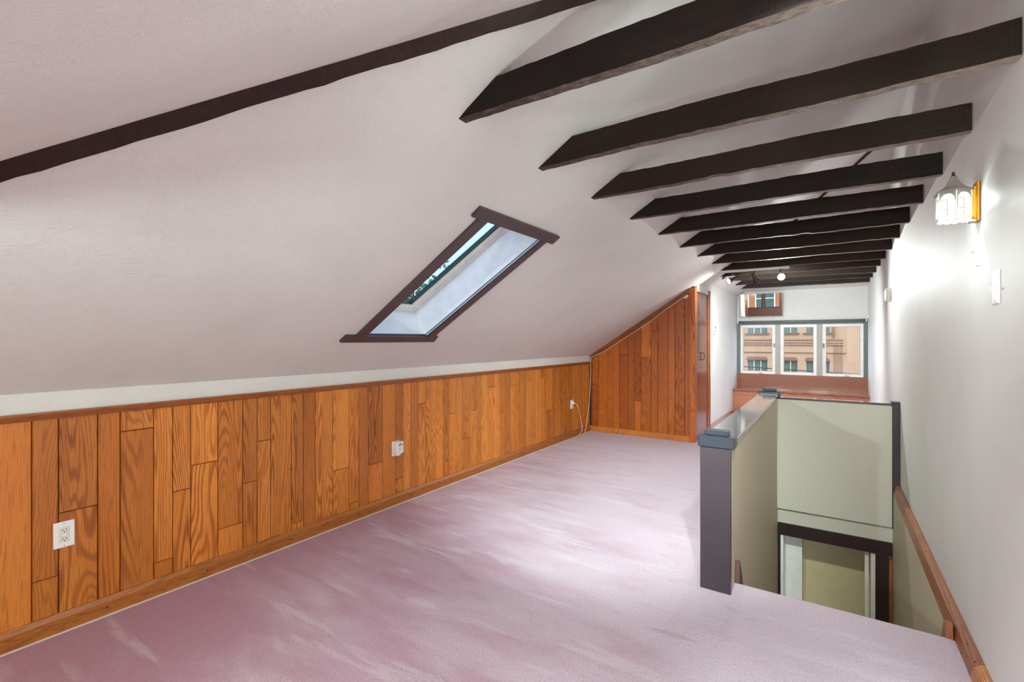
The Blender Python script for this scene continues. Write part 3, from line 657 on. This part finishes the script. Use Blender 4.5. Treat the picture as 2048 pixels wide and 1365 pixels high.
mx = t.n('ShaderNodeMixShader', None, i0=.5); t.set(mx.inputs[1], tr.outputs[0]); t.set(mx.inputs[2], em.outputs[0]); t.t.links.new(mx.outputs[0], t.out.inputs[0]); MT['globe_glass'] = t.m
MB().lathe([(.14*math.sin(a*math.pi/12), -.14*math.cos(a*math.pi/12)) for a in range(1, 12)], PD, (0, 0, 1), 24).build('globe', 'globe_glass', dl, True)
lamp('fill_pendant_light', 'POINT', PD, 140, dl, (.74, 1, .95), .11)

# ------------------------------------------------------------------ small fittings
def outlet_wall(name, label, y0, y1, z0, z1, x, side, kind):
    o = empty(name, (x, (y0+y1)/2, z0)); tag(o, label, 'outlet' if 'outlet' in name else 'switch')
    s = side
    MB().box(x, x+.005*s, y0, y1, z0, z1, .0018).build('plate', 'white_plastic', o)
    yc_, zc_ = (y0+y1)/2, (z0+z1)/2
    if kind == 'decora':
        ins = MB().box(x+.004*s, x+.0085*s, yc_-.0165, yc_+.0165, zc_-.033, zc_+.033, .001).build('insert', 'off_white', o)
        for dz in (-.019, .019):
            for dy in (-.006, .006): MB().box(x+.008*s, x+.0088*s, yc_+dy-.001, yc_+dy+.001, zc_+dz-.002, zc_+dz+.006).build('slot', 'slot_dark', ins)
            MB().lathe([(.0024, 0), (.0024, .0006)], (x+.0083*s, yc_, zc_+dz-.007), (s, 0, 0), 8).build('slot', 'slot_dark', ins)
        for dz, nm in ((-.003, 'button'), (.003, 'button')): MB().box(x+.008*s, x+.0093*s, yc_-.006, yc_+.006, zc_+dz-.002, zc_+dz+.002).build(nm, 'white_plastic', ins)
    if kind == 'duplex':
        for dz in (-.02, .02):
            r_ = MB().lathe([(.016, 0), (.016, .003), (.014, .004)], (x+.004*s, yc_, zc_+dz), (s, 0, 0), 14).build('receptacle', 'off_white', o)
            for dy in (-.005, .005): MB().box(x+.0078*s, x+.0086*s, yc_+dy-.001, yc_+dy+.001, zc_+dz-.003, zc_+dz+.005).build('slot', 'slot_dark', r_)
    for dz in (-.048, .048): MB().lathe([(.0026, 0), (.0026, .001)], (x+.0048*s, yc_, zc_+dz), (s, 0, 0), 8).build('screw', 'pewter', o)
    return o
outlet_wall('wall_outlet', 'white square-faced wall outlet low on the oak boards at far left', .604, .674, .363, .475, PX, 1, 'decora')
outlet_wall('wall_outlet', 'white wall outlet behind the plugged-in box on the oak boards', 2.505, 2.58, .376, .488, PX, 1, 'duplex')
outlet_wall('wall_outlet', 'small white outlet near the closet with a cord plugged in', 5.495, 5.57, .374, .487, PX, 1, 'duplex')
pg = empty('plug_in_box', (PX, 2.55, .39)); tag(pg, 'white plug-in alarm box with small dark print in the middle outlet', 'plug-in device')
MB().box(PX+.005, PX+.04, 2.517, 2.592, .392, .484, .006).build('body', 'white_plastic', pg)
MB().box(PX+.04, PX+.0412, 2.535, 2.580, .452, .468, .0004).build('display', 'mullion', pg)
for k in range(4): MB().box(PX+.04, PX+.0406, 2.537, 2.537+(.036, .03, .034, .02)[k], .438-.008*k, .4405-.008*k).build('print_line', 'pewter', pg)
MB().box(PX+.04, PX+.0415, 2.548, 2.566, .470, .474).build('print_line', 'slot_dark', pg)
MB().box(PX+.006, PX+.03, 2.53, 2.57, .377, .393, .003).build('lower_tab', 'white_plastic', pg)

sw = outlet_wall('light_switch', 'white toggle light switch on the tall wall below the lantern', 2.262, 2.336, 1.392, 1.508, XR, -1, 'switch')
MB().box(XR-.007, XR-.004, 2.293, 2.305, 1.44, 1.463).build('toggle_bezel', 'off_white', sw)
MB().prism([(XR-.006, 2.296, 1.446), (XR-.006, 2.296, 1.456), (XR-.020, 2.296, 1.450), (XR-.020, 2.296, 1.444)], (0, .007, 0)).build('toggle', 'pewter', sw)

sd_ = empty('smoke_detector', (XR, 5.8, 1.69)); tag(sd_, 'round white smoke detector on the tall wall past the lantern', 'detector')
MB().lathe([(.068, 0), (.068, .012), (.060, .014), (.060, .022)], (XR-.0005, 5.8, 1.695), (-1, 0, 0), 28).build('base', 'white_plastic', sd_)
MB().lathe([(.064, .020), (.066, .026), (.060, .042), (.040, .047), (.01, .048)], (XR-.0005, 5.8, 1.695), (-1, 0, 0), 28).build('cover', 'off_white', sd_)
for k, (y, z) in enumerate(((2.62, 1.62), (2.545, 1.555))):
    tag(MB().lathe([(.0022, 0), (.0022, .006), (.004, .007), (.004, .008)], (XR-.0005, y, z), (-1, 0, 0), 8).build('nail', 'pewter'), ('tiny nail in the tall wall just under the lantern', 'tiny nail in the tall wall between lantern and switch')[k], 'nail')

hk = MB().box(XR-.02, XR-.0005, 8.98, 9.0, 1.60, 1.625, .003).build('wall_hook', 'white_plastic'); tag(hk, 'small white hook on the tall wall beside the far windows', 'hook')

tm = empty('thermostat', (XC, 7.2, 1.35)); tag(tm, 'small thermostat on the white alcove cheek wall', 'thermostat')
MB().box(XC+.0, XC+.022, 7.16, 7.25, 1.345, 1.465, .004).build('body', 'white_plastic', tm)
MB().box(XC+.022, XC+.026, 7.175, 7.235, 1.365, 1.405, .001).build('grille', 'mullion', tm)
MB().box(XC+.022, XC+.025, 7.175, 7.235, 1.42, 1.45, .001).build('dial', 'stone_dark', tm)

# tilted mirror over the windows
TILT = math.radians(4.25)
MYAW = math.radians(2.2)
def MP(x, w, h): return Vector((x, YF-.03-(h)*math.sin(TILT)-w*math.cos(TILT)-(x+1.003)*math.tan(-MYAW), 1.652+h*math.cos(TILT)-w*math.sin(TILT)))
mr = empty('wall_mirror', (-1.0, YF-.012, 1.652)); tag(mr, 'thin framed wall mirror above the left window reflecting windows and timber', 'mirror')
t = NT('mirror_glass'); p = t.pos()
t.b.inputs['Metallic'].default_value = 1.0; t.col((.92, .90, .88, 1)); t.rough(.01); MT['mirror_glass'] = t.m
MW0, MW1, MHH = -1.336, -.67, .415
def mslab(x0, x1, h0, h1, w0, w1, name, mat):
    A = [MP(x0, w0, h0), MP(x1, w0, h0), MP(x1, w0, h1), MP(x0, w0, h1), MP(x0, w1, h0), MP(x1, w1, h0), MP(x1, w1, h1), MP(x0, w1, h1)]
    return MB().poly(A, [(0, 1, 2, 3), (7, 6, 5, 4)]+[(a, (a+1) % 4, (a+1) % 4+4, a+4) for a in range(4)]).build(name, mat, mr)
mslab(MW0+.01, MW1-.01, .01, MHH-.01, 0, .008, 'mirror_pane', 'mirror_glass')
for a in ((MW0, MW1, 0, .014), (MW0, MW1, MHH-.014, MHH), (MW0, MW0+.014, .014, MHH-.014), (MW1-.014, MW1, .014, MHH-.014)): mslab(*a, -.002, .014, 'frame_bar', 'mullion')
for x in (-1.18, -.82): MB().tube([(x, YF-.001, 1.64), (x, YF-.02, 1.64), (x, YF-.026, 1.655)], .004, 6).build('clip', 'metal_dark', mr)

cv = MB().box(-.59, -.502, YF-.008, YF, 1.735, 1.825, .003).build('cover_plate', 'far_white'); tag(cv, 'square cover plate painted over beside the mirror', 'plate')
MB().lathe([(.004, 0), (.004, .002)], (-.546, YF-.008, 1.78), (0, -1, 0), 8).build('screw', 'pewter', cv)
cd = MB().box(-.66, -.59, YF-.006, YF, 1.765, 1.79, .002).build('wire_moulding', 'far_white', cv)

bl = empty('roller_blind', ((XC+XR)/2, YF-.03, ZT+.06)); tag(bl, 'grey green rolled up blind across the top of the three windows', 'blind')
MB().lathe([(.021, 0), (.021, XR-XC-.05)], (XC+.025, YF-.034, ZT+.052), (1, 0, 0), 16).build('roll', 'blind_green', bl, True)
for x in (XC+.012, XR-.028): MB().box(x, x+.016, YF-.06, YF-.012, ZT+.03, ZT+.075, .002).build('bracket', 'white_plastic', bl)

# cord from the outlet to the adapter under the closet slope
def smooth(P, n=8):
    P = [Vector(p_) for p_ in P]; out = []
    for i in range(len(P)-1):
        a, b, c_, d_ = P[max(i-1, 0)], P[i], P[i+1], P[min(i+2, len(P)-1)]
        for k in range(n):
            s = k/n; out.append(.5*((2*b)+(c_-a)*s+(2*a-5*b+4*c_-d_)*s*s+(3*b-a-3*c_+d_)*s**3))
    return out+[P[-1]]
co = empty('power_cord', (-2.70, 5.5, 0)); tag(co, 'thin beige cord looping from the far outlet up along the closet slope', 'cord')
pts = [(PX+.03, 5.545, .448), (PX+.055, 5.60, .40), (PX+.05, 5.70, .22), (PX+.06, 5.72, .09), (-2.71, 5.60, .02), (-2.70, 5.43, .006), (-2.66, 5.40, .006), (-2.655, 5.50, .006), (-2.70, 5.72, .012), (-2.725, 5.86, .12), (-2.745, 6.0, .45), (-2.752, 6.06, .80), (-2.755, 6.072, 1.0), (-2.72, 6.076, 1.035)]
for x in (-2.55, -2.345, -2.10, -1.941, -1.80, -1.656, -1.56, -1.50): pts.append((x, YC-.018, main_z(x, YC)-.075-(.012 if -2.4 < x < -1.8 else 0)-(.006*math.sin(x*9))))
MB().tube(smooth(pts), .0042, 6).build('cable', 'cord_beige', co, True)
MB().box(PX+.006, PX+.032, 5.533, 5.557, .434, .462, .003).build('plug', 'white_plastic', co)
MB().lathe([(.012, 0), (.017, .006), (.017, .05), (.010, .06)], (-1.51, YC-.022, main_z(-1.51, YC)-.085), (.83, 0, .55), 12).build('adapter', 'cord_beige', co)

# ------------------------------------------------------------------ outside
gnd = tag(MB().box(-80, 80, -60, 90, -9.2, -9).build('ground', 'asphalt'), 'street ground far below the attic', kind='structure')
FY = 50.0; SF = FY/21.0
fx = lambda x: x*SF
fz = lambda z: CAM_H+(z-CAM_H)*SF
bd = empty('stone_building', (0, FY, -9)); tag(bd, 'tan stone building across the street with green-paned hooded windows', 'building')
wins = []
lowz, hz = (-.30, .44), (.44, .583); upz = (1.515, 2.25)
lows = [(-4.05, -3.3, 2), (-2.783, -2.061, 2), (-1.76, -1.055, 2), (-.794, -.042, 2)]
B = MB()
rects = []
for a, b, n in lows: rects += [(a, b, -.45, .45), (a, b, 1.51, 2.3)]
# wall cut around its openings: pier strips between windows and bands between the rows
xsl = sorted(v for a, b, n in lows for v in (a, b)); zsl = [-.45, .45, 1.51, 2.3]
wt = .7
def wbox(m_, xa, xb, za, zb, y0=0.0, y1=wt): return m_.box(fx(xa), fx(xb), FY+y0, FY+y1, fz(za), fz(zb))
xe = [-6]+xsl+[9]
zbot = (-9-CAM_H)/SF+CAM_H
for z0, z1 in ((zbot, -.45), (.45, 1.51), (2.3, 9)): wbox(B, -6, 9, z0, z1)
for z0, z1 in ((-.45, .45), (1.51, 2.3)):
    for a, b in zip(xe[::2], xe[1::2]): wbox(B, a, b, z0, z1)
B.build('wall', 'stone_facade', bd)
for a, b, n in lows:
    for row, (z0, z1) in enumerate(((-.45, .45), (1.51, 2.3))):
        w_ = wbox(MB(), a-.0, b+.0, z0, z1, .28, .30).build('window', 'facade_glass', bd)
        for k in range(4):
            x = a+(b-a)*k/3; wbox(MB(), x-.018, x+.018, z0, z1, .14, .28).build('glazing_bar', 'facade_frame', w_)
        wbox(MB(), a, b, (z0+z1)/2-.012, (z0+z1)/2+.012, .18, .28).build('glazing_bar', 'facade_frame', w_)
        if row == 1: wbox(MB(), a-.07, b+.06, z0-.045, z0, -.15, .28).build('sill', 'stone_dark', w_)
        else:
            MB().prism([(fx(a-.035), FY-.02, fz(.455)), (fx(a-.035), FY-.02, fz(.48)), (fx(a+.03), FY-.02, fz(.583)), (fx(b-.05), FY-.02, fz(.583)), (fx(b+.01), FY-.02, fz(.48)), (fx(b+.01), FY-.02, fz(.455))], (0, .28, 0)).build('hood', 'stone_dark', w_)
for z, h_, x1_ in ((1.242, .02, .366), (1.139, .014, .366), (1.051, .014, .366), (.766, .01, .45)): wbox(MB(), -6, x1_, z-h_/2, z+h_/2, -.10, .02).build('string_course', 'stone_line', bd)
for k in range(6): wbox(MB(), .08+.05*k, .088+.05*k, .05, 1.05, -.04, .02).build('flute', 'stone_line', bd)
for k in range(24): wbox(MB(), -2.95+.138*k, -2.944+.138*k, 1.243, 1.31, -.04, .02).build('dentil_joint', 'stone_line', bd)
wbox(MB(), .066, .109, 1.337, 3.0, -.2, .02).build('pilaster', 'stone_dark', bd)
for k, (y, z0, z1) in enumerate(((14.0, .56, .455),)):
    P = [(-6+12*s/24, y, z0+(z1-z0)*((-6+12*s/24)+1.94)/1.6*1.0 if False else .50-.045*((-6+12*s/24)+1.1)+.004*((-6+12*s/24)+1.1)**2) for s in range(25)]
    tag(MB().tube(P, .012, 6).build('overhead_cable', 'cable_black'), 'black overhead cable crossing outside the three windows', 'cable')

# tree beyond the skylight
tree = empty('tree', (-8.8, 8.4, -9)); tag(tree, 'green leafy tree seen through the skylight glass', 'tree')
rng = random.Random(11); trk = MB()
trk.tube([(-8.8, 8.4, -9), (-8.7, 8.5, -4), (-8.8, 8.4, -1), (-8.7, 8.5, 2.6)], [.28, .22, .16, .06], 10)
ends = []
for k in range(26):
    a = k*2.4; z = rng.uniform(-1.5, 2.2); L_ = rng.uniform(1.0, 2.4); e_ = Vector((-8.75+math.cos(a)*L_, 8.45+math.sin(a)*L_, z+rng.uniform(.5, 1.7))); s_ = Vector((-8.75, 8.45, z))
    trk.tube([s_, (s_+e_)/2+Vector((0, 0, .15)), e_], [.06, .035, .012], 6); ends.append(e_); ends.append((s_+e_)/2)
trk.build('trunk', 'bark', tree)
lf = MB()
for k in range(5200):
    c_ = rng.choice(ends)+Vector((rng.gauss(0, .42), rng.gauss(0, .42), rng.gauss(0, .36)))
    u = Vector((rng.gauss(0, 1), rng.gauss(0, 1), rng.gauss(0, 1))).normalized(); w_ = u.orthogonal().normalized(); q = rng.uniform(.05, .09)
    lf.poly([c_-u*q, c_+w_*q*.5, c_+u*q, c_-w_*q*.5], [(0, 1, 2, 3)])
lo_ = lf.build('foliage', 'leaf', tree); lo_['kind'] = 'stuff'

# brick house behind the back windows (seen in the mirror)
bh = empty('brick_house', (-4, -14, -9)); tag(bh, 'orange brick house behind the back windows, seen in the mirror', 'building')
MB().box(-16, 8, -15, -14, -9, 3.2).build('wall', 'brick_far', bh)
for x in (-7.6, -6.2, -4.8, -3.4, -2.0, -.6):
    w_ = MB().box(x, x+.95, -14.02, -13.98, -.4, 1.0).build('window', 'facade_glass', bh)
    MB().box(x-.06, x+1.01, -13.99, -13.9, -.48, -.4).box(x-.06, x, -13.99, -13.92, -.4, 1.06).box(x+.95, x+1.01, -13.99, -13.92, -.4, 1.06).box(x, x+.95, -13.99, -13.92, 1.0, 1.06).box(x, x+.95, -13.99, -13.94, .27, .32).build('window_frame', 'white_paint', w_)

for o in bpy.data.objects:
    if '_w' in o: del o['_w']
